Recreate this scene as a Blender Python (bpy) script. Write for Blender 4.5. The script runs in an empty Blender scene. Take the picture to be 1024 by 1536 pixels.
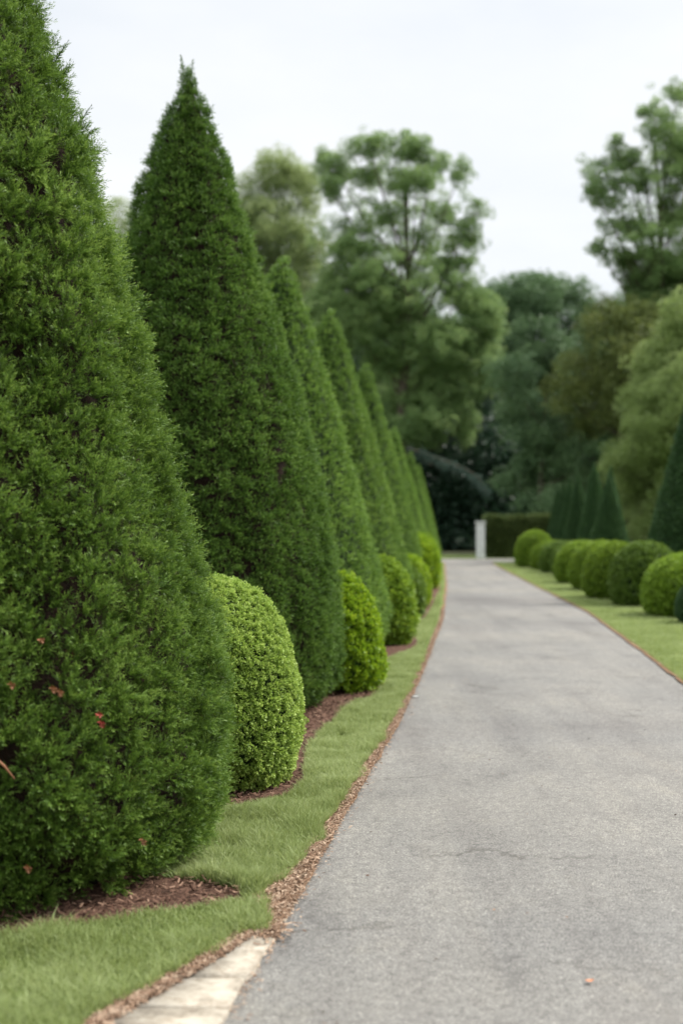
import bpy, math, random
import numpy as np

# ------------------------------------------------------------------ basics
FPX, HOR, EYE = 1900.0, 780.0, 1.7        # focal length in photo pixels, horizon row, eye height
rng = np.random.default_rng(7)
random.seed(7)
scene = bpy.context.scene
col = scene.collection

def gnd(px, py):
    """point of the ground plane that the photo shows at (px, py)"""
    d = FPX * EYE / (py - HOR)
    return ((px - 512.0) * d / FPX, d)

def at(px, py, d):
    return np.array([(px - 512.0) * d / FPX, d, EYE + (HOR - py) * d / FPX])

def norm(a):
    return a / np.maximum(np.linalg.norm(a, axis=-1, keepdims=True), 1e-9)

def _hash(ix, iy, iz, seed):
    h = (ix * 374761393 + iy * 668265263 + iz * 2147483647 + seed * 1274126177) & 0xffffffff
    h = ((h ^ (h >> 13)) * 1103515245) & 0xffffffff
    h = ((h ^ (h >> 16)) * 668265263) & 0xffffffff
    return ((h ^ (h >> 15)) & 0xffffff) / float(0xffffff)

def vnoise(p, freq, seed=0):
    p = np.asarray(p, dtype=float) * freq + 100.0
    i = np.floor(p).astype(np.int64); f = p - i; f = f * f * (3 - 2 * f)
    out = 0
    for dx in (0, 1):
        for dy in (0, 1):
            for dz in (0, 1):
                w = (f[:, 0] if dx else 1 - f[:, 0]) * (f[:, 1] if dy else 1 - f[:, 1]) * (f[:, 2] if dz else 1 - f[:, 2])
                out = out + w * _hash(i[:, 0] + dx, i[:, 1] + dy, i[:, 2] + dz, seed)
    return out * 2 - 1

def xyz0(x, y, z=0):
    return np.stack([x, y, np.zeros_like(x) + z], 1)

# ------------------------------------------------------------------ mesh helpers
def mesh_np(name, verts, faces, mat, attrs=None, smooth=False, colls=None):
    """faces: (F,k) int array, or list of such arrays"""
    if not isinstance(faces, list): faces = [faces]
    me = bpy.data.meshes.new(name)
    verts = np.asarray(verts, dtype=np.float32)
    loops = np.concatenate([f.reshape(-1) for f in faces]).astype(np.int32)
    sizes = np.concatenate([np.full(len(f), f.shape[1], np.int32) for f in faces])
    starts = np.concatenate([[0], np.cumsum(sizes)[:-1]]).astype(np.int32)
    me.vertices.add(len(verts)); me.vertices.foreach_set('co', verts.reshape(-1))
    me.loops.add(len(loops)); me.loops.foreach_set('vertex_index', loops)
    me.polygons.add(len(sizes)); me.polygons.foreach_set('loop_start', starts)
    me.polygons.foreach_set('loop_total', sizes)
    if smooth: me.polygons.foreach_set('use_smooth', np.ones(len(sizes), dtype=bool))
    for k, v in (attrs or {}).items():
        a = me.attributes.new(k, 'FLOAT', 'POINT'); a.data.foreach_set('value', np.asarray(v, dtype=np.float32))
    me.update(calc_edges=True)
    if mat: me.materials.append(mat)
    return me

def link(name, me, parent=None, loc=None, rz=0.0):
    o = bpy.data.objects.new(name, me); col.objects.link(o)
    if parent is not None: o.parent = parent
    if loc is not None: o.location = loc
    o.rotation_euler.z = rz
    return o

def tag(o, label=None, cat=None, group=None, kind=None):
    if label: o['label'] = label
    if cat: o['category'] = cat
    if group: o['group'] = group
    if kind: o['kind'] = kind
    return o

def thing(name, loc, label, cat, group=None, rz=0.0):
    return tag(link(name, None, None, loc, rz), label, cat, group)

def copy_tree(o, parent=None):
    c = o.copy(); col.objects.link(c); c.parent = parent
    for ch in list(o.children): copy_tree(ch, c)
    return c

class Soup:
    """collects instanced leaf templates as one array mesh"""
    def __init__(s): s.v = []; s.f = []; s.r = []; s.t = []; s.n = 0
    def add(s, tpl, pos, axis, scale, rnd):
        tv, tf, tt = tpl
        N = len(pos)
        if N == 0: return
        z = norm(axis); h = norm(rng.normal(size=(N, 3))); x = norm(np.cross(z, h)); y = np.cross(z, x)
        sc = np.broadcast_to(np.asarray(scale, float).reshape(-1, 1) if np.ndim(scale) else np.full((N, 1), scale), (N, 1))
        V = tv[None, :, 0, None] * x[:, None] + tv[None, :, 1, None] * y[:, None] + tv[None, :, 2, None] * z[:, None]
        V = V * sc[:, None] + pos[:, None]
        F = tf[None] + (np.arange(N) * len(tv))[:, None, None] + s.n
        s.v.append(V.reshape(-1, 3).astype(np.float32)); s.f.append(F.reshape(-1, tf.shape[1]))
        s.r.append(np.repeat(rnd, len(tv))); s.t.append(np.tile(tt, N)); s.n += N * len(tv)
    def mesh(s, name, mat):
        return mesh_np(name, np.concatenate(s.v), [np.concatenate(s.f)], mat, {'rnd': np.concatenate(s.r), 'tip': np.concatenate(s.t)})

def spray(ns, nn, L, nl, nw, spread=0.9, seed=0):
    """conifer brush: ns shoots fanning out round +Z, nn needles on each"""
    g = np.random.default_rng(seed); V = []; T = []
    for i in range(ns):
        a = g.uniform(0, 2 * math.pi); tilt = spread * math.sqrt(g.uniform(0, 1))
        d = np.array([math.cos(a) * math.sin(tilt), math.sin(a) * math.sin(tilt), math.cos(tilt)])
        o = np.array([d[0], d[1], 0]) * L * 0.25 * g.uniform(0, 1); l = L * g.uniform(0.65, 1.1)
        for j in range(nn):
            t = (j + g.uniform(0.2, 1)) / nn
            p = o + d * l * (0.15 + 0.85 * t)
            q = norm(np.cross(d, g.normal(size=3))); nd = norm(d * g.uniform(1.0, 2.0) + q)
            w = norm(np.cross(nd, g.normal(size=3))) * nw * 0.5
            k = nl * g.uniform(0.7, 1.2) * (1.15 - 0.4 * t)
            V += [p, p + nd * k * 0.5 + w, p + nd * k, p + nd * k * 0.5 - w]; T += [t * .8, t, t, t]
    V = np.array(V); return V, np.arange(len(V)).reshape(-1, 4), np.array(T)

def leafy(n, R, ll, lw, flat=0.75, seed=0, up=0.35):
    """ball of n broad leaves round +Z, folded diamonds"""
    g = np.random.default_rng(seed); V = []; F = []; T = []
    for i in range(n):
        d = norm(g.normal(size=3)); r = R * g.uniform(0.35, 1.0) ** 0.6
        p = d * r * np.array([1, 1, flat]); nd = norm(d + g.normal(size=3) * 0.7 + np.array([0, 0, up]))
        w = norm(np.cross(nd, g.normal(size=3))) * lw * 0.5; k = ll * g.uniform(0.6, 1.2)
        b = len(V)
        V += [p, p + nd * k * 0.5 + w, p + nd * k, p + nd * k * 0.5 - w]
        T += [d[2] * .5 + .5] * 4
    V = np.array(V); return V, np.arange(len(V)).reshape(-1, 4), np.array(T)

def tube(paths, seg=7):
    """paths: list of (points (n,3), radii (n))"""
    V = []; F = []; n = 0
    for P, Rr in paths:
        P = np.asarray(P, float); d = norm(np.gradient(P, axis=0)); m = len(P)
        ref = np.array([0.31, 0.17, 0.93]) if abs(d[0][2]) < .9 else np.array([1, 0.2, 0.0])
        x = norm(np.cross(d, ref)); y = np.cross(d, x)
        a = np.linspace(0, 2 * math.pi, seg, endpoint=False)
        ring = P[:, None] + (np.cos(a)[None, :, None] * x[:, None] + np.sin(a)[None, :, None] * y[:, None]) * np.asarray(Rr)[:, None, None]
        V.append(ring.reshape(-1, 3)); i = np.arange(m - 1)[:, None]; j = np.arange(seg)[None]
        k = (j + 1) % seg
        F.append((np.stack([i * seg + j, i * seg + k, (i + 1) * seg + k, (i + 1) * seg + j], -1) + n).reshape(-1, 4)); n += m * seg
    return np.concatenate(V), np.concatenate(F)

# ------------------------------------------------------------------ materials
def new_mat(name):
    m = bpy.data.materials.new(name); m.use_nodes = True; nt = m.node_tree; nt.nodes.clear()
    out = nt.nodes.new('ShaderNodeOutputMaterial'); return m, nt, out

def N(nt, t, **kw):
    n = nt.nodes.new(t)
    for k, v in kw.items():
        if k in n.inputs: n.inputs[k].default_value = v
        else: setattr(n, k, v)
    return n

def ramp(nt, stops):
    r = nt.nodes.new('ShaderNodeValToRGB'); e = r.color_ramp.elements
    while len(e) < len(stops): e.new(0.5)
    for el, (p, c) in zip(e, stops): el.position = p; el.color = (*c, 1)
    return r

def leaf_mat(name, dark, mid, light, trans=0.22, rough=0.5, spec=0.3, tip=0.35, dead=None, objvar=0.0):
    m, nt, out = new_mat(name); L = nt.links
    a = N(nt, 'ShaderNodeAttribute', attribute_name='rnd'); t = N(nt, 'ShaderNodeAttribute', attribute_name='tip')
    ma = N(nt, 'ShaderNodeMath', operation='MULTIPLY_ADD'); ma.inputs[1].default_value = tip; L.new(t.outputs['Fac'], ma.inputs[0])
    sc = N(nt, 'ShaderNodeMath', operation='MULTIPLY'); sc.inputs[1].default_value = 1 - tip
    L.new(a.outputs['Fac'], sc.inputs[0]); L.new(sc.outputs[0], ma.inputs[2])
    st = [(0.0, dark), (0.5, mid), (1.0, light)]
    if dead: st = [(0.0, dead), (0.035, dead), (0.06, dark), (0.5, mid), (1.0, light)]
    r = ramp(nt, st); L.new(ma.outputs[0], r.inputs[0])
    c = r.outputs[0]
    if objvar:
        oi = N(nt, 'ShaderNodeObjectInfo'); mr = N(nt, 'ShaderNodeMapRange'); mr.inputs[3].default_value = 1 - objvar; mr.inputs[4].default_value = 1 + objvar
        hs = N(nt, 'ShaderNodeHueSaturation'); L.new(oi.outputs['Random'], mr.inputs[0]); L.new(mr.outputs[0], hs.inputs['Value']); L.new(c, hs.inputs['Color']); c = hs.outputs[0]
    p = N(nt, 'ShaderNodeBsdfPrincipled', Roughness=rough); p.inputs['Specular IOR Level'].default_value = spec
    tr = N(nt, 'ShaderNodeBsdfTranslucent'); mx = N(nt, 'ShaderNodeMixShader'); mx.inputs[0].default_value = trans
    hv = N(nt, 'ShaderNodeHueSaturation', Value=1.5, Hue=0.485); L.new(c, hv.inputs['Color'])
    L.new(c, p.inputs['Base Color']); L.new(hv.outputs[0], tr.inputs['Color'])
    L.new(p.outputs[0], mx.inputs[1]); L.new(tr.outputs[0], mx.inputs[2]); L.new(mx.outputs[0], out.inputs[0])
    return m

def noise_mat(name, stops, scale=8.0, detail=6, rough=0.9, bump=0.0, bscale=40.0, scale2=None, spec=0.2):
    m, nt, out = new_mat(name); L = nt.links
    tc = N(nt, 'ShaderNodeTexCoord'); n = N(nt, 'ShaderNodeTexNoise', Scale=scale, Detail=detail, Roughness=0.65)
    L.new(tc.outputs['Object'], n.inputs['Vector']); r = ramp(nt, stops); L.new(n.outputs['Fac'], r.inputs[0])
    p = N(nt, 'ShaderNodeBsdfPrincipled', Roughness=rough); p.inputs['Specular IOR Level'].default_value = spec
    L.new(r.outputs[0], p.inputs['Base Color']); L.new(p.outputs[0], out.inputs[0])
    if bump:
        n2 = N(nt, 'ShaderNodeTexNoise', Scale=bscale, Detail=5); L.new(tc.outputs['Object'], n2.inputs['Vector'])
        b = N(nt, 'ShaderNodeBump', Strength=bump, Distance=0.02); L.new(n2.outputs['Fac'], b.inputs['Height']); L.new(b.outputs[0], p.inputs['Normal'])
    return m

M = {}
M['yew_near'] = leaf_mat('juniper_leaf', (.028, .060, .008), (.090, .172, .022), (.29, .42, .095), trans=.28, tip=.5, dead=(.16, .07, .035))
M['yew_second'] = leaf_mat('yew_leaf', (.024, .054, .009), (.070, .148, .020), (.22, .35, .075), trans=.25, tip=.5)
M['cypress'] = leaf_mat('cypress_leaf', (.050, .108, .018), (.135, .245, .042), (.30, .45, .10), trans=.28, objvar=.10)
M['clip_dark'] = leaf_mat('clipped_yew_leaf', (.022, .056, .020), (.046, .105, .034), (.09, .165, .055), trans=.15, objvar=.08)
M['box_pale'] = leaf_mat('pale_box_leaf', (.09, .15, .02), (.25, .37, .065), (.50, .62, .19), trans=.28, rough=.5, spec=.3, tip=.5)
M['box_lime'] = leaf_mat('lime_box_leaf', (.07, .15, .008), (.19, .32, .016), (.36, .48, .04), trans=.3, rough=.42, tip=.5)
M['box_mid'] = leaf_mat('green_box_leaf', (.06, .12, .010), (.15, .255, .022), (.29, .41, .05), trans=.28, tip=.5, objvar=.12)
M['box_dark'] = leaf_mat('dark_box_leaf', (.045, .09, .014), (.11, .19, .025), (.19, .29, .045), trans=.2, tip=.4, objvar=.10)
M['oak'] = leaf_mat('broad_leaf', (.07, .13, .045), (.16, .255, .09), (.28, .38, .15), trans=.42)
M['pale_tree'] = leaf_mat('pale_leaf', (.14, .19, .07), (.23, .30, .12), (.33, .40, .19), trans=.4)
M['teal_tree'] = leaf_mat('blue_green_leaf', (.05, .10, .045), (.115, .195, .085), (.20, .30, .14), trans=.2)
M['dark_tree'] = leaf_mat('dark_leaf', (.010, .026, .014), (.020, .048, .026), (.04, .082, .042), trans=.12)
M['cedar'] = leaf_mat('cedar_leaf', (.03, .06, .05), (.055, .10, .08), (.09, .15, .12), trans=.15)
M['olive_tree'] = leaf_mat('olive_brown_leaf', (.065, .095, .022), (.14, .18, .05), (.22, .25, .08), trans=.3)
M['light_olive'] = leaf_mat('light_olive_leaf', (.10, .15, .04), (.21, .29, .09), (.38, .47, .20), trans=.3)
M['hedge'] = leaf_mat('hedge_leaf', (.03, .055, .014), (.08, .12, .03), (.18, .22, .08), trans=.2)
M['grass'] = leaf_mat('grass_blade', (.13, .17, .045), (.235, .30, .10), (.45, .51, .26), trans=.35, rough=.5, tip=.35)
M['twigs'] = noise_mat('inner_twigs', [(.3, (.008, .007, .005)), (.55, (.026, .014, .009)), (.75, (.014, .016, .008))], 30, 5, .95, .8, 60)  # twig brown darkened further so gaps in the cones read as deep shade
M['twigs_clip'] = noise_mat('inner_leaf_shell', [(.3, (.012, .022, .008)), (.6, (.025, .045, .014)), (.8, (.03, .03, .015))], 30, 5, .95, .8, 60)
M['bark'] = noise_mat('bark', [(.3, (.05, .04, .03)), (.6, (.11, .09, .07)), (.8, (.17, .14, .11))], 12, 6, .95, .8, 30)
M['lawn'] = noise_mat('lawn_soil', [(.3, (.075, .10, .03)), (.5, (.12, .17, .045)), (.7, (.17, .22, .065))], 2.2, 8, .95, .5, 120)
M['floor'] = noise_mat('woodland_floor', [(.3, (.03, .035, .018)), (.6, (.055, .06, .028)), (.8, (.07, .055, .03))], .6, 8, .95, .3, 20)
M['mulch'] = noise_mat('bark_mulch', [(.28, (.035, .020, .014)), (.5, (.105, .055, .038)), (.72, (.20, .115, .08))], 55, 8, .95, 1.0, 90)
M['litter'] = noise_mat('needle_litter', [(.28, (.12, .065, .035)), (.5, (.24, .14, .08)), (.72, (.40, .27, .17))], 70, 8, .95, 1.0, 110)
M['wall_white'] = noise_mat('weathered_white_paint', [(.35, (.50, .51, .50)), (.6, (.68, .69, .67)), (.8, (.75, .76, .74))], 5, 6, .7, .2, 30)

def asphalt():
    m, nt, out = new_mat('weathered_asphalt'); L = nt.links
    tc = N(nt, 'ShaderNodeTexCoord'); V = tc.outputs['Object']
    vo = N(nt, 'ShaderNodeTexVoronoi', Scale=230.0); L.new(V, vo.inputs['Vector'])
    r1 = ramp(nt, [(0.0, (.08, .078, .074)), (.28, (.138, .135, .129)), (.62, (.196, .191, .182)), (.90, (.253, .248, .236)), (1.0, (.42, .405, .38))])
    sp = N(nt, 'ShaderNodeSeparateColor'); L.new(vo.outputs['Color'], sp.inputs[0]); L.new(sp.outputs[0], r1.inputs[0])
    # fine gaps between the stones
    cr = ramp(nt, [(0.0, (1, 1, 1)), (.45, (.95, .95, .95)), (.8, (.45, .45, .45))]); L.new(vo.outputs['Distance'], cr.inputs[0])
    mu = N(nt, 'ShaderNodeMix', data_type='RGBA', blend_type='MULTIPLY'); mu.inputs[0].default_value = .55
    L.new(r1.outputs[0], mu.inputs[6]); L.new(cr.outputs[0], mu.inputs[7]); c = mu.outputs[2]
    def layer(c, scale, stops, fac, detail=5, sx=1.0, sy=1.0, rgh=.6, dist=0.0):
        mp = N(nt, 'ShaderNodeMapping'); mp.inputs['Scale'].default_value = (sx, sy, 1); L.new(V, mp.inputs['Vector'])
        n = N(nt, 'ShaderNodeTexNoise', Scale=scale, Detail=detail, Roughness=rgh, Distortion=dist); L.new(mp.outputs[0], n.inputs['Vector'])
        r = ramp(nt, stops); L.new(n.outputs['Fac'], r.inputs[0])
        x = N(nt, 'ShaderNodeMix', data_type='RGBA', blend_type='MULTIPLY'); x.inputs[0].default_value = fac
        L.new(c, x.inputs[6]); L.new(r.outputs[0], x.inputs[7]); return x.outputs[2]
    c = layer(c, .35, [(.3, (.80, .79, .78)), (.5, (1, .99, .97)), (.7, (1.12, 1.09, 1.04))], 1, 5, 1.6, .8)
    c = layer(c, 2.6, [(.30, (.66, .65, .66)), (.45, (.95, .95, .95)), (.55, (1, 1, 1)), (.68, (1.10, 1.09, 1.05))], .9, 7, 1, .6, .7)
    c = layer(c, 18, [(.35, (.72, .71, .71)), (.52, (1, 1, 1)), (.7, (1.07, 1.07, 1.07))], .8, 6)
    c = layer(c, .16, [(.36, (.84, .82, .82)), (.48, (1, 1, 1)), (.6, (1.12, 1.10, 1.06))], 1, 3, .3, 1.3, .5)
    c = layer(c, 1.3, [(.36, (.90, .89, .89)), (.5, (1, 1, 1)), (.64, (1.07, 1.06, 1.04))], 1, 3, 1.6, .10)
    c = layer(c, 45, [(.30, (.45, .44, .43)), (.40, (1, 1, 1)), (.7, (1.03, 1.03, 1.03))], .8, 3, 1, 1)
    # hairline cracks, mostly across the drive
    mp = N(nt, 'ShaderNodeMapping'); mp.inputs['Scale'].default_value = (.35, .8, 1); L.new(V, mp.inputs['Vector'])
    wn = N(nt, 'ShaderNodeTexNoise', Scale=2.2, Detail=6, Roughness=.7); L.new(V, wn.inputs['Vector'])
    mx = N(nt, 'ShaderNodeMix', data_type='RGBA', blend_type='LINEAR_LIGHT'); mx.inputs[0].default_value = .22
    L.new(mp.outputs[0], mx.inputs[6]); L.new(wn.outputs['Color'], mx.inputs[7])
    cv = N(nt, 'ShaderNodeTexVoronoi', Scale=.75, feature='DISTANCE_TO_EDGE'); L.new(mx.outputs[2], cv.inputs['Vector'])
    rr = ramp(nt, [(0.0, (.45, .43, .41)), (.006, (.8, .79, .78)), (.014, (1, 1, 1))]); L.new(cv.outputs['Distance'], rr.inputs[0])
    gate = N(nt, 'ShaderNodeTexNoise', Scale=.9, Detail=3); L.new(V, gate.inputs['Vector'])
    gr = ramp(nt, [(.5, (0, 0, 0)), (.62, (1, 1, 1))]); L.new(gate.outputs['Fac'], gr.inputs[0])
    xm = N(nt, 'ShaderNodeMix', data_type='RGBA', blend_type='MULTIPLY'); L.new(gr.outputs[0], xm.inputs[0])
    L.new(c, xm.inputs[6]); L.new(rr.outputs[0], xm.inputs[7]); c = xm.outputs[2]
    p = N(nt, 'ShaderNodeBsdfPrincipled', Roughness=.72); p.inputs['Specular IOR Level'].default_value = .5
    L.new(c, p.inputs['Base Color'])
    b = N(nt, 'ShaderNodeBump', Strength=.55, Distance=.004); L.new(vo.outputs['Distance'], b.inputs['Height']); b.invert = True
    n3 = N(nt, 'ShaderNodeTexNoise', Scale=30.0, Detail=4); L.new(V, n3.inputs['Vector'])
    b2 = N(nt, 'ShaderNodeBump', Strength=.4, Distance=.006); L.new(n3.outputs['Fac'], b2.inputs['Height']); L.new(b.outputs[0], b2.inputs['Normal'])
    L.new(b2.outputs[0], p.inputs['Normal']); L.new(p.outputs[0], out.inputs[0]); return m
M['asphalt'] = asphalt()

def kerb_mat():
    m, nt, out = new_mat('pale_worn_concrete'); L = nt.links
    tc = N(nt, 'ShaderNodeTexCoord'); V = tc.outputs['Object']
    n = N(nt, 'ShaderNodeTexNoise', Scale=11, Detail=9, Roughness=.72); L.new(V, n.inputs['Vector'])
    r = ramp(nt, [(.3, (.13, .105, .08)), (.43, (.27, .235, .185)), (.56, (.37, .33, .27)), (.8, (.45, .41, .345))]); L.new(n.outputs['Fac'], r.inputs[0])
    v = N(nt, 'ShaderNodeTexVoronoi', Scale=5, feature='DISTANCE_TO_EDGE')
    mx = N(nt, 'ShaderNodeMix', data_type='RGBA', blend_type='LINEAR_LIGHT'); mx.inputs[0].default_value = .12
    L.new(V, mx.inputs[6]); L.new(n.outputs['Color'], mx.inputs[7]); L.new(mx.outputs[2], v.inputs['Vector'])
    r2 = ramp(nt, [(0, (.55, .45, .36)), (.02, (.9, .88, .85)), (.05, (1, 1, 1))]); L.new(v.outputs['Distance'], r2.inputs[0])
    x = N(nt, 'ShaderNodeMix', data_type='RGBA', blend_type='MULTIPLY'); x.inputs[0].default_value = .8
    L.new(r.outputs[0], x.inputs[6]); L.new(r2.outputs[0], x.inputs[7])
    p = N(nt, 'ShaderNodeBsdfPrincipled', Roughness=.85); L.new(x.outputs[2], p.inputs['Base Color'])
    b = N(nt, 'ShaderNodeBump', Strength=.5, Distance=.01); L.new(n.outputs['Fac'], b.inputs['Height']); L.new(b.outputs[0], p.inputs['Normal'])
    L.new(p.outputs[0], out.inputs[0]); return m
M['kerb'] = kerb_mat()
def flat_mat(name, c, rough=.7):
    m, nt, out = new_mat(name); p = N(nt, 'ShaderNodeBsdfPrincipled', Roughness=rough); tc = N(nt, 'ShaderNodeTexCoord')
    n = N(nt, 'ShaderNodeTexNoise', Scale=40, Detail=4); nt.links.new(tc.outputs['Object'], n.inputs['Vector'])
    r = ramp(nt, [(.3, tuple(v * .6 for v in c)), (.7, tuple(min(1, v * 1.25) for v in c))]); nt.links.new(n.outputs['Fac'], r.inputs[0])
    nt.links.new(r.outputs[0], p.inputs['Base Color']); nt.links.new(p.outputs[0], out.inputs[0]); return m
M['rust_leaf'] = flat_mat('dry_orange_leaf', (.55, .22, .10)); M['red_sprig'] = flat_mat('dead_red_sprig', (.30, .045, .03)); M['dry_twig'] = flat_mat('dry_twig', (.26, .11, .05))
def chip_mat(name, a, b, c):
    return leaf_mat(name, a, b, c, trans=0.0, rough=.9, spec=.15, tip=0.0)
M['chips'] = chip_mat('mulch_chips', (.04, .022, .015), (.13, .07, .048), (.27, .17, .12))
M['needles'] = chip_mat('fallen_needles', (.13, .075, .048), (.27, .17, .11), (.50, .38, .28))

# ------------------------------------------------------------------ ground: plan curves
LX = np.array([(-12, -2.4), (0, -1.02), (4.27, -.41), (5.57, -.22), (7.43, .03), (10.8, .5), (15.4, 1.04), (21.5, 1.71), (32, 2.65), (46, 3.75), (52, 4.2)])
RX = np.array([(-12, .9), (0, 2.2), (13.2, 3.55), (16.6, 3.9), (23.4, 4.53), (33, 5.0), (44, 5.57), (50, 5.95), (52, 6.1)])
xl = lambda y: np.interp(y, LX[:, 0], LX[:, 1]); xr = lambda y: np.interp(y, RX[:, 0], RX[:, 1])
YJ0, YJ1 = 50.6, 55.9                       # the crossing lane at the far end

def strip(name, ys, xa, xb, nx, z, amp, mat, kind='structure', seed=3, fr=2.0):
    """sheet between the curves xa(y) and xb(y)"""
    ys = np.asarray(ys, float); t = np.linspace(0, 1, nx)
    A = xa(ys)[:, None]; B = xb(ys)[:, None]; X = A + (B - A) * t[None]; Y = np.repeat(ys[:, None], nx, 1)
    P = xyz0(X.ravel(), Y.ravel(), z)
    if amp: P[:, 2] += amp * vnoise(P, fr, seed)
    i = np.arange(len(ys) - 1)[:, None]; j = np.arange(nx - 1)[None]
    F = np.stack([i * nx + j, i * nx + j + 1, (i + 1) * nx + j + 1, (i + 1) * nx + j], -1).reshape(-1, 4)
    return tag(link(name, mesh_np(name, P, F, mat, smooth=True)), kind=kind)

def edge_noise(y, seed, amp):
    y = np.asarray(y, float); return amp * (vnoise(xyz0(y, y * 0), 3.0, seed) + .5 * vnoise(xyz0(y, y * 0), 11.0, seed + 1))

# litter of needles along both road edges
litter_w = lambda y: np.interp(y, [-12, 4.0, 5.2, 5.7, 6.2, 7.4, 11, 52], [.07, .06, .05, .17, .08, .035, .032, .028])
def kerbx(y):  # outer (lawn) side of the pale edging near the camera
    return np.interp(y, [-12, 3.2, 4.27, 4.6, 4.9, 5.12, 5.25, 5.3], [-2.75, -1.02, -.77, -.61, -.46, -.375, -.31, -.245])
def inner(y):
    return np.where(y < 5.15, np.minimum(kerbx(y), xl(y)), xl(y))
g = 700.0
tag(link('ground', mesh_np('ground', [(-g, -g, -.03), (g, -g, -.03), (g, g, -.03), (-g, g, -.03)], np.array([[0, 1, 2, 3]]), M['floor'])), kind='structure')
ysf = np.concatenate([np.arange(-12, 16, .1), np.arange(16, 50.6, .35), [50.6]])
strip('road', ysf, lambda y: xl(y) - .05, lambda y: xr(y) + .05, 12, 0.0, 0.002, M['asphalt'], fr=.6)
def jz(x0, x1, y0, y1, z, name, mat):
    tag(link(name, mesh_np(name, [(x0, y0, z), (x1, y0, z), (x1, y1, z), (x0, y1, z)], np.array([[0, 1, 2, 3]]), mat)), kind='structure')
jz(3.9, 60, YJ0, YJ1, -.006, 'crossing_road', M['asphalt'])
strip('lawn_left', ysf, lambda y: y * 0 - 45.0, lambda y: np.where(y < 5.15, inner(y), xl(y)), 260, .010, .003, M['lawn'])
strip('lawn_right', ysf, lambda y: xr(y) + .02, lambda y: y * 0 + 60.0, 260, .010, .003, M['lawn'], seed=5)
jz(-45, 60, YJ1 + .02, 62.5, -.012, 'lawn_far', M['lawn'])
jz(-45, 3.88, YJ0 + .02, YJ1 + .02, -.010, 'lawn_corner', M['lawn'])

strip('litter_strip', ysf, lambda y: inner(y) - litter_w(y) + edge_noise(y, 21, .03), lambda y: inner(y) + .02 + edge_noise(y, 22, .012), 6, .016, .003, M['litter'], 'stuff', fr=9)
strip('litter_edge', ysf, lambda y: xr(y) - .02 + edge_noise(y, 23, .015), lambda y: xr(y) + .025 + edge_noise(y, 24, .02), 5, .014, .003, M['litter'], 'stuff', fr=9)

# pale edging slabs
def slab(y0, y1, wl=0.0):
    ys = np.linspace(y0, y1, 10); a = kerbx(ys) + edge_noise(ys, 31, .028) + wl; b = xl(ys) + .012 + edge_noise(ys, 32, .018); z1 = .019
    top = [(x, y, z1 + .002 * math.sin(9 * y)) for x, y in zip(a, ys)] + [(x, y, z1 - .003) for x, y in zip(b, ys)]
    bot = [(x, y, -.04) for x, y, _ in top]; n = 10; F = []
    for i in range(n - 1):
        F.append([i, n + i, n + i + 1, i + 1]); F.append([i, i + 1, 2 * n + i + 1, 2 * n + i]); F.append([n + i + 1, n + i, 3 * n + i, 3 * n + i + 1])
    F.append([0, 2 * n, 3 * n, n]); F.append([n - 1, 2 * n - 1, 4 * n - 1, 3 * n - 1])
    return np.array(top + bot), np.array(F)
vs, fs, off = [], [], 0
for y0, y1 in ((-4, -1.2), (-1.17, 1.4), (1.43, 3.3), (3.325, 4.36), (4.375, 4.66), (4.67, 5.14)):
    v, f = slab(y0, y1); vs.append(v); fs.append(f + off); off += len(v)
# the small chip of edging further on
v = np.array([(-.275, 5.36, .012), (-.235, 5.36, .012), (-.205, 5.62, .012), (-.25, 5.58, .012), (-.275, 5.36, -.03), (-.235, 5.36, -.03), (-.205, 5.62, -.03), (-.25, 5.58, -.03)])
vs.append(v); fs.append(np.array([[0, 1, 2, 3], [0, 4, 5, 1], [1, 5, 6, 2], [2, 6, 7, 3], [3, 7, 4, 0]]) + off)
tag(link('kerb', mesh_np('kerb', np.concatenate(vs), np.concatenate(fs), M['kerb'])), kind='structure')

# mulch bed under the clipped row
bed = [(-1.38, 5.11), (-1.08, 5.25), (-.75, 5.43), (-.42, 5.60), (-.47, 5.77), (-.71, 5.93), (-.90, 5.98), (-1.0, 6.3), (-.82, 7.0), (-.66, 7.42), (-.5, 7.55), (-.33, 7.72),
       (-.22, 8.1), (-.24, 8.6), (-.24, 9.3), (-.14, 10.1), (-.02, 10.8), (.12, 11.6), (.36, 12.3), (.44, 12.9), (.38, 13.7), (.45, 14.8), (.72, 15.8), (1.0, 16.8), (1.06, 17.6), (1.1, 20),
       (1.45, 21.8), (1.75, 24.5), (2.0, 27), (2.42, 31), (2.9, 38), (3.3, 44), (3.6, 50), (-.5, 50), (-1.5, 34), (-3, 20), (-4, 12), (-4.5, 5.0), (-2.4, 4.95)]
bed = np.array(bed)
def inside(px, py, poly):
    r = np.zeros(len(px), bool); n = len(poly)
    for i in range(n):
        x0, y0 = poly[i]; x1, y1 = poly[(i + 1) % n]
        c = ((y0 > py) != (y1 > py)); t = (x1 - x0) * (py - y0) / (y1 - y0 + 1e-12) + x0
        r ^= c & (px < t)
    return r
me = bpy.data.meshes.new('mulch_bed'); me.from_pydata([(x, y, .020) for x, y in bed], [], [list(range(len(bed)))]); me.materials.append(M['mulch'])
tag(link('mulch_bed', me), kind='structure')

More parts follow.
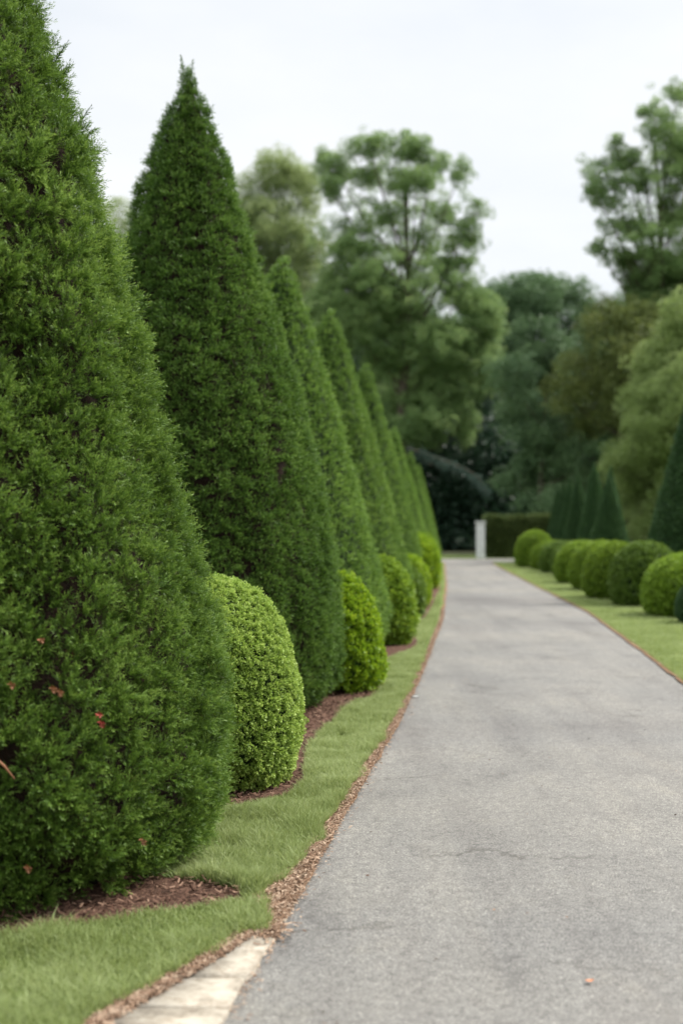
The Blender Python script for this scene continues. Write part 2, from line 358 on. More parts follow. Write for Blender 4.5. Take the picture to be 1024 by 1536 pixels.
def scatter_flat(name, X, Y, Z, Ln, W, mat, jz=.5, label=None):
    n = len(X); a = rng.uniform(0, math.pi * 2, n); tl = rng.normal(0, jz, n)
    d = np.stack([np.cos(a) * np.cos(tl), np.sin(a) * np.cos(tl), np.sin(tl)], 1) * (Ln * rng.uniform(.5, 1.2, n))[:, None] * .5
    s = norm(np.cross(d, rng.normal(size=(n, 3)) * .35 + [0, 0, 1])) * (W * rng.uniform(.6, 1.3, n))[:, None] * .5
    c = np.stack([X, Y, Z], 1)
    V = np.stack([c - d - s, c + d - s, c + d + s, c - d + s], 1).reshape(-1, 3)
    me = mesh_np(name, V, np.arange(len(V)).reshape(-1, 4), mat, {'rnd': np.repeat(rng.uniform(0, 1, n), 4), 'tip': np.zeros(n * 4)})
    return tag(link(name, me), kind='stuff')
# chips
n = 60000; X = rng.uniform(-3, 1.0, n); Y = rng.uniform(4.95, 15, n) ** 1.0; k = inside(X, Y, bed) & (rng.uniform(0, 1, n) < np.interp(Y, [5, 11, 15], [1, .8, .4])); X, Y = X[k], Y[k]
scatter_flat('mulch_chips', X, Y, .024 + rng.uniform(0, .022, len(X)), .035, .008, M['chips'], .35)
# needles of the litter strip, thin spill over the asphalt
n = 60000; Y = 3.2 + (24 - 3.2) * rng.uniform(0, 1, n) ** 1.7; w = litter_w(Y)
X = inner(Y) - w * rng.uniform(-.12, 1.08, n) ** 1.0; X += rng.normal(0, .01, n)
X2 = xr(yy := rng.uniform(11, 30, 1500)) + rng.uniform(-.02, .03, 1500)
scatter_flat('fallen_needles', np.concatenate([X, X2]), np.concatenate([Y, yy]), .020 + rng.uniform(0, .012, n + 1500), .028, .0045, M['needles'], .3)

n = 1200; Y = 3.2 + 14 * rng.uniform(0, 1, n) ** 1.5; X = xl(Y) + np.abs(rng.normal(0, .035, n))
scatter_flat('fallen_needles', X, Y, .013 + .003 * rng.uniform(0, 1, n), .022, .004, M['needles'], .1)
n = 260; X = rng.normal(-.30, .05, n); Y = rng.normal(5.16, .05, n)
scatter_flat('fallen_needles', X, Y, .018 + .012 * rng.uniform(0, 1, n), .03, .005, M['needles'], .2)
n = 90; Y = rng.uniform(3.6, 14, n); X = xl(Y) + (xr(Y) - xl(Y)) * rng.uniform(0, 1, n)
scatter_flat('road_debris', X, Y, np.full(n, .006), .016, .007, M['chips'], .1)

# grass
def blades(name, X, Y, hgt, wid, z0, lean=.5, rnd=None):
    n = len(X); a = rng.uniform(0, 2 * math.pi, n); H = hgt * rng.uniform(.55, 1.25, n)
    b = rng.normal(0, lean, (n, 2)); c = np.stack([X, Y, np.full(n, z0)], 1)
    s = np.stack([np.cos(a), np.sin(a), a * 0], 1) * (wid * rng.uniform(.6, 1.3, n))[:, None] * .5
    m = np.stack([b[:, 0] * .3, b[:, 1] * .3, np.full(n, .62)], 1) * H[:, None]; t = np.stack([b[:, 0], b[:, 1], np.full(n, 1.0)], 1) * H[:, None]
    V = np.stack([c - s, c + s, c + m + s * .8, c + m - s * .8, c + t], 1).reshape(-1, 3)
    i = (np.arange(n) * 5)[:, None]
    F4 = i + np.array([[0, 1, 2, 3]]); F3 = i + np.array([[3, 2, 4]])
    if rnd is None: rnd = rng.uniform(0, 1, n)
    rr = np.clip(rnd * .6 + .25 * rng.uniform(0, 1, n) + .3 * (vnoise(xyz0(X, Y), 2.2, 9) * .5 + .2) + .12 * vnoise(xyz0(X, Y), 9, 10), 0, 1)
    me = mesh_np(name, V, [F4, F3], M['grass'], {'rnd': np.repeat(rr, 5), 'tip': np.tile([0, 0, .5, .5, 1], n)})
    return tag(link(name, me), kind='stuff')
def lawn_pts(n, ylo, yhi, xa, xb, power):
    u = rng.uniform(0, 1, n); Y = ylo * (yhi / ylo) ** (u ** power); A = xa(Y); B = xb(Y); X = A + (B - A) * rng.uniform(0, 1, n); return X, Y
X, Y = lawn_pts(420000, 3.3, 16, lambda y: np.interp(y, [3, 5, 6, 8, 16], [-2.6, -2.6, -1.3, -.9, .2]), lambda y: inner(y) - litter_w(y) * .85 + edge_noise(y, 41, .03), 1.0)
k = ~inside(X + .01, Y, bed) & (vnoise(xyz0(X, Y), 14, 77) > -.75); X, Y = X[k], Y[k]
hm = np.where(rng.uniform(0, 1, len(X)) < .006, .085, .054) * (1 + .5 * vnoise(xyz0(X, Y), 5, 12)) * np.where((X < -.35) & (Y > 5.7) & (Y < 6.3), 1.35, 1)
blades('grass', X, Y, hm, .0042, .004, .42)
X, Y = lawn_pts(90000, 15.5, 50.4, lambda y: xl(y) - .75, lambda y: xl(y) - .09, 1.0)
k = ~inside(X, Y, bed); blades('grass', X[k], Y[k], .045, .010, .004, .45)
X, Y = lawn_pts(330000, 10.5, 50.3, lambda y: xr(y) + .015, lambda y: xr(y) + np.interp(y, [10, 20, 50], [3.5, 4.5, 5.5]), 1.0)
blades('grass', X, Y, .045, np.interp(Y, [10, 50], [.006, .018]), .004, .5)
X, Y = rng.uniform(-3, 14, 40000), rng.uniform(55.95, 58.5, 40000); k = (X < 6.0) | (Y > 58.2)
blades('grass', X[k], Y[k], .06, .03, -.012, .4)

# ------------------------------------------------------------------ clipped plants
P1 = [(0.0, 1.22), (.12, 1.34), (.3, 1.41), (.6, 1.43), (1.0, 1.40), (1.63, 1.23), (2.6, .97), (3.26, .80), (3.75, .66), (4.4, .45), (5.2, .19), (5.8, .01)]
P2 = [(0.03, 1.15), (.2, 1.32), (.45, 1.38), (.83, 1.37), (1.39, 1.31), (1.95, 1.21), (2.44, 1.11), (3.0, .97), (3.74, .74), (4.3, .57), (5.04, .37), (5.6, .15), (5.96, .01)]
P3 = [(0.03, 1.15), (.2, 1.34), (.5, 1.40), (.9, 1.32), (1.44, 1.17), (2.38, .92), (3.3, .66), (4.08, .40), (4.6, .25), (4.9, .12), (5.04, .02)]

def cone_surface(prof, ridge, lump, seed, rfreq=1.1, lfreq=4.0):
    pr = np.array(prof); H = pr[-1, 0]; R0 = pr[:, 1].max()
    def r_at(h): return np.interp(h, pr[:, 0], pr[:, 1])
    def f(th, h, k=1.0):
        r = r_at(h); q = np.stack([np.cos(th) * R0 * rfreq * 1.6, np.sin(th) * R0 * rfreq * 1.6, h * .45], 1)
        nz = 1 - 2 * np.abs(vnoise(q, 1.0, seed)); d = ridge * (nz - .75)
        p = np.stack([np.cos(th) * r, np.sin(th) * r, h], 1)
        d = d + lump * vnoise(p, lfreq, seed + 5) + lump * .6 * vnoise(p, lfreq * 2.3, seed + 6)
        rr = np.maximum(r * k + d * np.clip(r / .35, .15, 1), .004)
        return np.stack([np.cos(th) * rr, np.sin(th) * rr, h], 1)
    return f, r_at, H, pr

def cone_points(prof, spacing, ridge, lump, seed, back=None, **kw):
    f, r_at, H, pr = cone_surface(prof, ridge, lump, seed, **kw)
    hs, th = [], []; h = pr[0, 0]
    while h < H:
        r = max(float(r_at(h)), .02); n = max(3, int(2 * math.pi * r / spacing))
        hs.append(np.full(n, h) + rng.uniform(-.5, .5, n) * spacing); th.append((np.arange(n) + rng.uniform(0, 1, n)) / n * 2 * math.pi + rng.uniform(0, 6))
        h += spacing * .92
    hs = np.clip(np.concatenate(hs), pr[0, 0], H); th = np.concatenate(th) % (2 * math.pi)
    if back is not None:           # thinner where it faces away from anywhere the photo could be taken
        dev = np.abs((th - back + math.pi) % (2 * math.pi) - math.pi); k = (dev > 1.1) | (rng.uniform(0, 1, len(th)) < .35); hs, th = hs[k], th[k]
    P = f(th, hs); P2_ = f(th, np.minimum(hs + .05, H)); P3_ = f(th + .03, hs)
    n = norm(np.cross(P3_ - P, P2_ - P)); rad = np.stack([np.cos(th), np.sin(th), th * 0], 1)
    n = norm(np.where((n * rad).sum(1, keepdims=True) < 0, -n, n) + rad * .2)
    return P, n, hs, th, f

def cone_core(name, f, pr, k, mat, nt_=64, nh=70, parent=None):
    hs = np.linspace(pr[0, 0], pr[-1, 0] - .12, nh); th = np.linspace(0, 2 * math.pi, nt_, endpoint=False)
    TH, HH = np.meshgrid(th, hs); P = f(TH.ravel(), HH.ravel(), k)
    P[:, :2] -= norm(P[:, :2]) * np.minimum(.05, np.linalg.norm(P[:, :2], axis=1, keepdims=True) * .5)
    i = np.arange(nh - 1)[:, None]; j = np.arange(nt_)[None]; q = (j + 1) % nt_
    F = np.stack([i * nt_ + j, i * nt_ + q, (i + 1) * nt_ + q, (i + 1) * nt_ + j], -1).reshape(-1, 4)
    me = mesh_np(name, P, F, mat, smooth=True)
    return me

def topiary_cone(name, loc, label, cat, group, prof, spacing, tpls, mat, ridge, lump, seed, size, depth, core_mat, gaps=None, back=None, up=.80, jit=.28, rz=0, **kw):
    root = thing(name, loc, label, cat, group, rz)
    P, n, hs, th, f = cone_points(prof, spacing, ridge, lump, seed, back, **kw)
    keep = np.ones(len(P), bool)
    if gaps is not None:
        gl, gf = gaps; g1 = vnoise(P, gf, seed + 40) ; band = np.exp(-((hs - 1.55) / .65) ** 2) * .09 + np.exp(-((hs - .35) / .3) ** 2) * .10
        keep = g1 < gl - band
    P, n, hs = P[keep], n[keep], hs[keep]; N_ = len(P)
    ax = norm(n + np.array([0, 0, up]) + rng.normal(size=(N_, 3)) * jit); P = P - n * size * .62 + n * (rng.normal(size=(N_, 1)) * depth)
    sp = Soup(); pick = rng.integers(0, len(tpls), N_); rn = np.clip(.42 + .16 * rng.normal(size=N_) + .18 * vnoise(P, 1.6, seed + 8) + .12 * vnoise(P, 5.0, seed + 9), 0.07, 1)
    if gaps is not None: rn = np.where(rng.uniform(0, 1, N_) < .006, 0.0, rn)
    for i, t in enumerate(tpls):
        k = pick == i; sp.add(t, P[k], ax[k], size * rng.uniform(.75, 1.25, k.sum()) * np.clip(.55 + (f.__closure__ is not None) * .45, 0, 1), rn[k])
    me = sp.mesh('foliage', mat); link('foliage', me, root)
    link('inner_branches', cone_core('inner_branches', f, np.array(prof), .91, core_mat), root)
    pr = np.array(prof); v, fq = tube([([(0, 0, -.05), (.02, 0, .4), (0, .02, pr[-1, 0] * .6), (0, 0, pr[-1, 0] * .93)], [.09, .08, .04, .012])], 10)
    link('trunk', mesh_np('trunk', v, fq, M['bark'], smooth=True), root)
    return root

def topiary_ball(name, loc, label, cat, group, R, H, spacing, tpls, mat, seed, size, lump=.02, sq=2.5, rz=0, depth=.012, jit=.45):
    """squat clipped dome: superellipse profile"""
    root = thing(name, loc, label, cat, group, rz)
    sh = np.linspace(0, 1, 40); hh = .04 + (H - .04) * sh; c = .33
    def rr(h):
        u = (h - H * c) / np.where(h > H * c, H * (1 - c), H * c * 1.5); return R * np.maximum(1 - np.abs(u) ** sq, 0) ** (1 / 2.0)
    prof = [(float(h), max(float(rr(h)), .01)) for h in hh]
    def f(th, h, k=1.0):
        r = np.interp(h, hh, [p[1] for p in prof]); p = np.stack([np.cos(th) * r, np.sin(th) * r, h], 1)
        d = lump * vnoise(p, 3.5, seed) + lump * .5 * vnoise(p, 8, seed + 1); cen = np.array([0, 0, H * .45]); q = p - cen
        return cen + q * (k + d[:, None] / max(R, .1))
    # even points over the dome
    tt = np.linspace(0, 1, 400); ph = .04 + (H - .04) * tt; pr = np.interp(ph, hh, [p[1] for p in prof]); ds = np.hypot(np.diff(pr), np.diff(ph)); am = (pr[:-1] + pr[1:]) * .5 * ds * 2 * math.pi
    cum = np.concatenate([[0], np.cumsum(am)]); n = int(cum[-1] / spacing ** 2); u = (np.arange(n) + rng.uniform(0, 1, n)) / n * cum[-1]
    h = np.interp(u, cum, ph); th = (np.arange(n) * 2.39996 + rng.normal(0, .3, n)) % (2 * math.pi)
    P = f(th, h); e = .01; nrm = norm(np.cross(f(th + e, h) - P, f(th, np.minimum(h + e, H)) - P)); rad = P - np.array([0, 0, H * .4]); nrm = norm(np.where((nrm * rad).sum(1, keepdims=True) < 0, -nrm, nrm) + .3 * norm(rad))
    ax = norm(nrm + np.array([0, 0, .25]) + rng.normal(size=(n, 3)) * jit); P = P - nrm * size * .6 + nrm * rng.normal(size=(n, 1)) * depth
    rn = np.clip(.42 + .2 * rng.normal(size=n) + .12 * vnoise(P, 4, seed + 3), 0, 1); sp = Soup(); pick = rng.integers(0, len(tpls), n)
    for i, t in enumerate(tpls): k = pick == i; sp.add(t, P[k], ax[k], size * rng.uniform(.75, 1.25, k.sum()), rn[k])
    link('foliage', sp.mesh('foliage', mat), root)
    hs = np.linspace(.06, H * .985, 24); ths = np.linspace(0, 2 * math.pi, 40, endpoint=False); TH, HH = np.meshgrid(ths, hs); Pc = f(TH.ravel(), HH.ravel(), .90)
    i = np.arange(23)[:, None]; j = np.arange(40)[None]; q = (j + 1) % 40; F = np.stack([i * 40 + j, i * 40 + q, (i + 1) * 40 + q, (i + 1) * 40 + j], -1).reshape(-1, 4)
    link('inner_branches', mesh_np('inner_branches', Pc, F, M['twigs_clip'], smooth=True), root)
    v, fq = tube([([(0, 0, -.05), (.01, 0, .2), (0, 0, H * .5)], [.05, .045, .02])] + [([(0, 0, .0), (math.cos(a) * .1, math.sin(a) * .1, .2), (math.cos(a) * R * .6, math.sin(a) * R * .6, H * .45)], [.025, .02, .01]) for a in (0, 1.3, 2.6, 3.9, 5.1)], 8)
    link('stem', mesh_np('stem', v, fq, M['bark'], smooth=True), root)
    return root

GC = 'conical evergreens along the left of the drive'; GB = 'clipped round shrubs along the left of the drive'
near_t = [spray(15, 16, 1.0, .24, .034, .80, s) for s in range(6)]
c1 = topiary_cone('conical_evergreen', (-2.0, 6.45, 0), 'huge shaggy dark green cone, cut by the photo edge, with brown gaps and red sprigs', 'topiary', GC,
                  P1, .057, near_t, M['yew_near'], .070, .060, 11, .098, .028, M['twigs'], gaps=(.64, 10.5), back=math.atan2(1, -.3), rfreq=1.5, lfreq=4.2)
sec_t = [spray(11, 11, 1.0, .30, .055, .80, 20 + s) for s in range(6)]
c2 = topiary_cone('conical_evergreen', (-1.416, 11.75, 0), 'tall deep green cone with its sharp tip against the sky, behind the pale round shrub', 'topiary', GC,
                  P2, .050, sec_t, M['yew_second'], .035, .032, 31, .080, .017, M['twigs'], gaps=(.72, 8.0), back=math.atan2(1, -.1), rfreq=1.8, lfreq=5.0)
far_t = [spray(7, 8, 1.0, .38, .105, .9, 40 + s) for s in range(5)]
c3 = topiary_cone('conical_evergreen', (-.77, 16.2, 0), 'third cone up the row, yellow-green tip and olive-brown tinge on its flank', 'topiary', GC,
                  P3, .074, far_t, M['cypress'], .055, .022, 51, .092, .012, M['twigs_clip'], back=math.atan2(1, 0), rfreq=1.6, lfreq=3.5)
c3['category'] = 'topiary'
specs = [((-.215, 21.5), 5.26, 1.42, 1.1, 'fourth cone up the row, its tip just clear of the third one, even mid green'),
         ((.51, 27.0), 5.0, 1.30, 2.3, 'fifth cone up the row, slim bright green tip in front of the big airy tree'),
         ((1.48, 36.0), 4.32, 1.12, 3.4, 'sixth cone up the row, lower tip beside the dark woodland'),
         ((2.28, 42.0), 3.95, .95, 4.9, 'seventh cone up the row, a narrow blurred sliver past the sixth'),
         ((2.85, 47.0), 3.75, .85, 5.6, 'last and lowest cone at the far end of the left row')]
for (x, y), H, r, rz, lab in specs:
    c = copy_tree(c3); c.location = (x, y, 0); c.rotation_euler.z = rz if False else 0.0; c.scale = (r / 1.40, r / 1.40, H / 5.04); c['label'] = lab
    c.rotation_euler.z = {1.1: .5, 2.3: -.5, 3.4: .25, 4.9: -.3, 5.6: .6}[rz]

c2.scale = (1.03, 1.03, .988)
# loose shoots, dead sprigs and a bare twig on the nearest cone
def on_c1(px, py, out=0.0):
    """point of cone one's surface seen at a photo pixel"""
    d = norm(np.array([(px - 512) / FPX, 1.0, (HOR - py) / FPX])); o = np.array([0, 0, EYE]); pr = np.array(P1)
    for t in np.arange(3.5, 9, .01):
        p = o + d * t; q = p - np.array([-2.0, 6.45, 0])
        if math.hypot(q[0], q[1]) < np.interp(q[2], pr[:, 0], pr[:, 1]) + out: return q
    return q
def shoot(root, base, dirv, L, name, mat, n=16, nl=.028, nw=.005):
    dirv = norm(np.array(dirv, float)); V = []; g2 = np.random.default_rng(int(L * 1000))
    v, f = tube([([base, base + dirv * L * .5, base + dirv * L + np.array([0, 0, L * .08])], [.003, .002, .001])], 5)
    nv = [v]; nf = [f]; k = len(v)
    for i in range(n):
        t = (i + 1) / n; p = base + dirv * L * t; q = norm(np.cross(dirv, g2.normal(size=3))); nd = norm(dirv * .9 + q); w = norm(np.cross(nd, g2.normal(size=3))) * nw / 2; l = nl * (1.3 - .6 * t)
        nv.append(np.array([p, p + nd * l * .5 + w, p + nd * l, p + nd * l * .5 - w])); nf.append(np.array([[k, k + 1, k + 2, k + 3]])); k += 4
    tv = np.concatenate(nv); return link(name, mesh_np(name, tv, np.concatenate(nf), mat, {'rnd': np.full(len(tv), .3), 'tip': np.full(len(tv), .3)}), root)
for (z, a, L) in ((4.05, -.05, .15), (4.0, .1, .11), (3.72, -.02, .16), (3.66, .12, .12), (3.1, .0, .12), (4.42, 0.1, .12)):
    r = float(np.interp(z, *np.array(P1).T)); base = np.array([math.cos(a) * (r - .03), math.sin(a) * (r - .03), z - .05])
    for q in range(3): shoot(c1, base, (math.cos(a) * .8, math.sin(a) + (q - 1) * .3, .9 + .25 * q), L * (1 - .2 * q), 'loose_shoot', M['yew_near'], 22)
for q in range(9):
    a = rng.uniform(0, 6.28); shoot(c2, np.array([math.cos(a) * .05, math.sin(a) * .05, 5.72 + .03 * q]), (math.cos(a) * .3, math.sin(a) * .3, 1), .06 + .010 * q, 'loose_shoot', M['yew_second'], 22, .030, .008)
for (px, py, L) in ((78, 1032, .05), (88, 1036, .05), (146, 1072, .06), (150, 1082, .05), (16, 1027, .05), (40, 1300, .05), (212, 1258, .05), (60, 960, .04)):
    p = on_c1(px, py, .02); shoot(c1, p, (.3, -.6, .2 * random.uniform(-1, 1)), L, 'dead_sprig', M['red_sprig'] if py in (1072, 1082) else M['dry_twig'], 18, .022, .008)
p = on_c1(-6, 1138, .03); q = on_c1(22, 1168, .03)
v, f = tube([([p, (p + q) / 2 + [0, -.01, .012], q], [.007, .006, .003])], 6); link('dead_branch', mesh_np('dead_branch', v, f, M['dry_twig'], smooth=True), c1)

# round shrubs, left
box_t = [leafy(22, .55, .62, .42, .8, 60 + s, .5) for s in range(5)]
boxf_t = [leafy(16, .6, .8, .55, .8, 70 + s, .5) for s in range(5)]
topiary_ball('round_shrub', (-.868, 8.2, 0), 'pale yellow-green dome of tiny leaves between the two nearest cones', 'topiary', GB, .605, 1.34, .020, box_t, M['box_pale'], 61, .026, lump=.020, sq=2.3)
topiary_ball('round_shrub', (-.06, 12.6, 0), 'vivid lime green round shrub tucked behind the second cone', 'topiary', GB, .47, 1.14, .030, box_t, M['box_lime'], 62, .042, lump=.035, sq=2.3, depth=.02)
b3 = topiary_ball('round_shrub', (.50, 17.3, 0), 'mid green dome beyond the third cone, its base near the verge', 'topiary', GB, .50, 1.2, .038, boxf_t, M['box_mid'], 63, .050, lump=.025, sq=2.3, depth=.02)
bd = topiary_ball('round_shrub', (1.0, 22.0, 0), 'small dark dome in front of a brighter one, beside the fourth cone', 'topiary', GB, .45, .97, .045, boxf_t, M['box_dark'], 64, .055, lump=.02, sq=2.3)
def ball_copy(src, x, y, R, H, R0, H0, lab, rz, group=GB, mat=None):
    c = copy_tree(src); c.location = (x, y, 0); c.scale = (R / R0, R / R0, H / H0); c.rotation_euler.z = rz; c['label'] = lab; c['group'] = group
    return c
bl = topiary_ball('round_shrub', (1.27, 24.6, 0), 'bright yellow-green dome showing past the small dark one', 'topiary', GB, .47, 1.04, .045, boxf_t, M['box_lime'], 65, .055, lump=.02, sq=2.3)
ball_copy(bl, 1.80, 31.0, .62, 1.38, .47, 1.04, 'large lime-topped dome leaning over the verge beside the sixth cone', 1.9)
ball_copy(b3, 2.40, 38.0, .50, 1.38, .50, 1.2, 'last round shrub of the left row, greener, at the road edge near the dark woods', 2.5)

# round shrubs, right
GR = 'clipped round shrubs along the right of the drive'; GK = 'clipped cones behind the right-hand round shrubs'
rt = [leafy(14, .6, .75, .5, .8, 80 + s, .5) for s in range(4)]
r1 = topiary_ball('round_shrub', (6.06, 22.3, 0), 'nearest big green dome on the right lawn, bright top and dark skirt', 'topiary', GR, .77, 1.12, .036, rt, M['box_mid'], 71, .045, lump=.012, sq=2.3)
r2 = topiary_ball('round_shrub', (5.99, 25.0, 0), 'darker round shrub directly behind the nearest dome on the right', 'topiary', GR, .70, 1.30, .042, rt, M['box_dark'], 72, .05, lump=.012, sq=2.5)
rl = topiary_ball('round_shrub', (5.90, 27.3, 0), 'light yellow-green dome bulging toward the road past the dark round shrub', 'topiary', GR, .72, 1.24, .042, rt, M['box_mid'], 73, .05, lump=.012, sq=2.2)
tiny = topiary_ball('round_shrub', (5.80, 20.7, 0), 'small grey-green ball cut off by the edge of the photo, on the right lawn', 'topiary', GR, .34, .72, .034, rt, M['clip_dark'], 74, .04, lump=.01, sq=2.0)
ball_copy(r1, 6.26, 30.6, .72, 1.2, .72, 1.12, 'round green dome, fourth from the near end, just left of the light one', 1.0, GR)
ball_copy(rl, 6.42, 33.7, .70, 1.15, .66, 1.24, 'low bright dome half hidden behind the fourth one on the right', 2.0, GR)
ball_copy(r2, 6.98, 37.6, .70, 1.10, .64, 1.30, 'dark dome in the middle of the low flat-topped run at right', 3.0, GR)
ball_copy(r2, 7.05, 40.3, .70, 1.06, .64, 1.30, 'dark dome second from the far end of the flat-topped run at right', 4.0, GR)
ball_copy(r1, 7.1, 42.7, .70, 1.02, .72, 1.12, 'smaller green dome nestled against the last tall one at right', 5.0, GR)
ball_copy(rl, 6.86, 45.0, .66, 1.34, .66, 1.24, 'tall bright-topped dome where the road bends, last of the right row', 5.6, GR)
ball_copy(r1, 7.2, 47.4, .66, 1.26, .72, 1.12, 'dome just beyond the bright-topped one at the road bend', .6, GR)

PK = [(0.03, 1.0), (.3, 1.08), (.8, 1.02), (1.6, .82), (2.6, .54), (3.4, .30), (3.9, .13), (4.2, .01)]
PK1 = [(h * 1.12, r * 1.03) for h, r in PK]
kt = [leafy(12, .6, .8, .42, .9, 90 + s, .6) for s in range(4)]
k1 = topiary_cone('clipped_cone', (7.40, 26.5, 0), 'tall smooth dark green cone at the right edge, rising behind the nearest dome', 'topiary', GK,
                  PK1, .055, kt, M['clip_dark'], .012, .010, 95, .06, .008, M['twigs_clip'], back=None)
for x, y, H, r, lab in ((7.6, 36.0, 2.95, .66, 'broad low dark cone, first of the far group on the right'), (7.97, 40.0, 3.5, .62, 'highest cone of the far right group, with a pointed tip'),
                        (8.8, 41.5, 3.45, .6, 'dark cone set back behind the highest one of the far right group'),
                        (8.05, 43.2, 3.28, .60, 'third slim cone counted from the near end of the far right group'), (8.2, 45.6, 3.2, .58, 'fourth slim cone in the far right group, narrow and blurred'),
                        (8.37, 47.8, 3.16, .56, 'fifth slim cone in the far right group, next to the last'), (8.45, 49.5, 3.05, .52, 'last and farthest cone of the right row, above the bright dome')):
    c = copy_tree(k1); c.location = (x, y, 0); c.scale = (r / 1.03, r / 1.03, H / 4.7); c.rotation_euler.z = random.uniform(0, 6); c['label'] = lab

# ------------------------------------------------------------------ trees
def leaf_cluster(n, ll, lw, seed, flat=.6): return leafy(n, .9, ll, lw, flat, seed, .25)
TPL = {'broad': [leaf_cluster(60, .30, .19, 200 + s, .62) for s in range(4)], 'fine': [leaf_cluster(80, .30, .10, 210 + s, .55) for s in range(4)],
       'droop': [leaf_cluster(60, .5, .09, 220 + s, .45) for s in range(3)]}
def tree(name, label, base, d, lobes, mat, tpl='broad', clump=.62, trunk_r=.35, dens=1.0, seed=0, group=None, hole=None, cat='tree', deep=.7, limbs=True, ragged=.5):
    """lobes: (px, py, rx, ry[, density]) as the crown reads at distance d; base px gives the trunk's foot"""
    g3 = np.random.default_rng(seed + 500); m_px = FPX / d
    foot = np.array([(base - 512) / m_px, d, 0.0]); root = thing(name, tuple(foot), label, cat, group)
    sp = Soup(); L3 = []
    for lb in lobes:
        px, py, rx, ry = lb[:4]; dn = lb[4] if len(lb) > 4 else 1.0
        c = at(px, py, d) - foot; a = rx / m_px; b = ry / m_px; c[1] += g3.uniform(-1, 1) * a * deep * 1.3; L3.append((c, a, b))
        area = 4 * math.pi * ((a * a + a * b + a * b) / 3); n = max(5, int(area / (clump ** 2) * .95 * dens * dn))
        dd = norm(g3.normal(size=(n, 3))); rr = g3.uniform(.25, 1.0, n) ** .45; rr = np.where(g3.uniform(0, 1, n) < .12, g3.uniform(1, 1.35, n), rr)
        P = c + dd * rr[:, None] * np.array([a, a * .9, b])
        if ragged:      # gather the clumps round a handful of branch ends so the outline breaks up
            ns = max(4, int(n / 7)); sub = c + norm(g3.normal(size=(ns, 3))) * (g3.uniform(.35, 1.12, ns)[:, None]) * np.array([a, a * .9, b]); own = g3.integers(0, ns, n)
            P = np.where((g3.uniform(0, 1, n) < ragged)[:, None], sub[own] + norm(g3.normal(size=(n, 3))) * g3.uniform(.1, 1, n)[:, None] * clump * 1.15 * np.array([1.2, 1.2, .7]), P)
        P = P[P[:, 2] > .25]
        if hole: P = P[vnoise(P, hole[0], seed) < hole[1]]
        n = len(P)
        if n == 0: continue
        ax = norm(norm(P - c) * .6 + np.array([0, 0, .8]) + g3.normal(size=(n, 3)) * .3)
        rn = np.clip(.45 + .17 * g3.normal(size=n) + .2 * vnoise(P, .25, seed + 2), 0, 1); pick = g3.integers(0, len(TPL[tpl]), n)
        for i, t in enumerate(TPL[tpl]): k = pick == i; sp.add(t, P[k], ax[k], clump * g3.uniform(.6, 1.25, k.sum()), rn[k])
    link('crown', sp.mesh('crown', mat), root)
    top = max(c[2] for c, a, b in L3); paths = []
    lean = np.mean([c[:2] for c, a, b in L3], axis=0); T = lambda z: np.array([lean[0] * (z / top) ** 1.3, lean[1] * (z / top) ** 1.3, z]) + np.array([math.sin(z * .5 + seed) * .15, 0, 0])
    zs = np.linspace(-.2, top * .92, 12); paths.append(([T(max(z, 0)) if z > 0 else np.array([0, 0, z]) for z in zs], trunk_r * (1 - .85 * np.linspace(0, 1, 12)) * np.where(zs < .3, 1.25, 1)))
    link('trunk', mesh_np('trunk', *tube(paths, 9), M['bark'], smooth=True), root)
    paths = []
    for c, a, b in L3:
        z0 = max(.8, min(c[2] * .72, top * .8)); s = T(z0); e = c; mid = (s + e) / 2 + np.array([0, 0, -.08 * np.linalg.norm(e - s)]); r0 = trunk_r * .17
        paths.append(([s, mid, e], [r0, r0 * .65, r0 * .3]))
        for q in range(4):
            dv = norm(g3.normal(size=3) + [0, 0, .4]) * np.array([a, a, b]) * .85; paths.append(([e, e + dv * .5 + [0, 0, .05], e + dv], [r0 * .28, r0 * .16, r0 * .05]))
    if limbs: link('limbs', mesh_np('limbs', *tube(paths, 6), M['bark'], smooth=True), root)
    return root

def cr7(L): return [(350 + a / 2.275, 160 + b / 2.275, c / 2.275, e / 2.275, *k) for a, b, c, e, *k in L]
def cr8(L): return [(780 + a / 2.075, 80 + b / 2.075, c / 2.075, e / 2.075, *k) for a, b, c, e, *k in L]
BT = 'woodland trees beyond the drive'
tree('broadleaf_tree', 'big airy tree rising centre of the view, sky showing through its rounded crown', 606, 70, cr7([
    (340, 190, 65, 55, .9), (460, 135, 70, 45, .8), (590, 145, 80, 50, .8), (680, 190, 50, 50, .7), (775, 225, 38, 50, .6), (825, 365, 45, 50, .7), (790, 440, 60, 45, .6), (500, 225, 80, 45, .6), (620, 270, 90, 55, .6),
    (330, 290, 60, 45, .6), (430, 400, 60, 30, .5), (540, 380, 60, 30, .4), (700, 360, 60, 40, .45), (420, 500, 90, 40, .8), (650, 440, 50, 30, .4), (740, 530, 60, 30, .5), (360, 600, 90, 70), (480, 620, 80, 60), (590, 710, 85, 75, 1.2), (780, 640, 80, 60),
    (700, 820, 130, 100, 1.2), (840, 860, 90, 110, 1.1), (850, 720, 70, 80), (520, 840, 80, 90), (700, 980, 130, 90), (560, 1000, 90, 80), (630, 1090, 110, 70), (790, 1090, 45, 70), (560, 250, 250, 150, .13), (640, 430, 230, 170, .14), (440, 420, 170, 150, .16), (560, 600, 220, 130, .4), (760, 500, 110, 90, .2), (400, 740, 110, 90), (320, 680, 90, 90)]), M['oak'], 'broad', .36, .45, 1.35, 1, BT, hole=None)
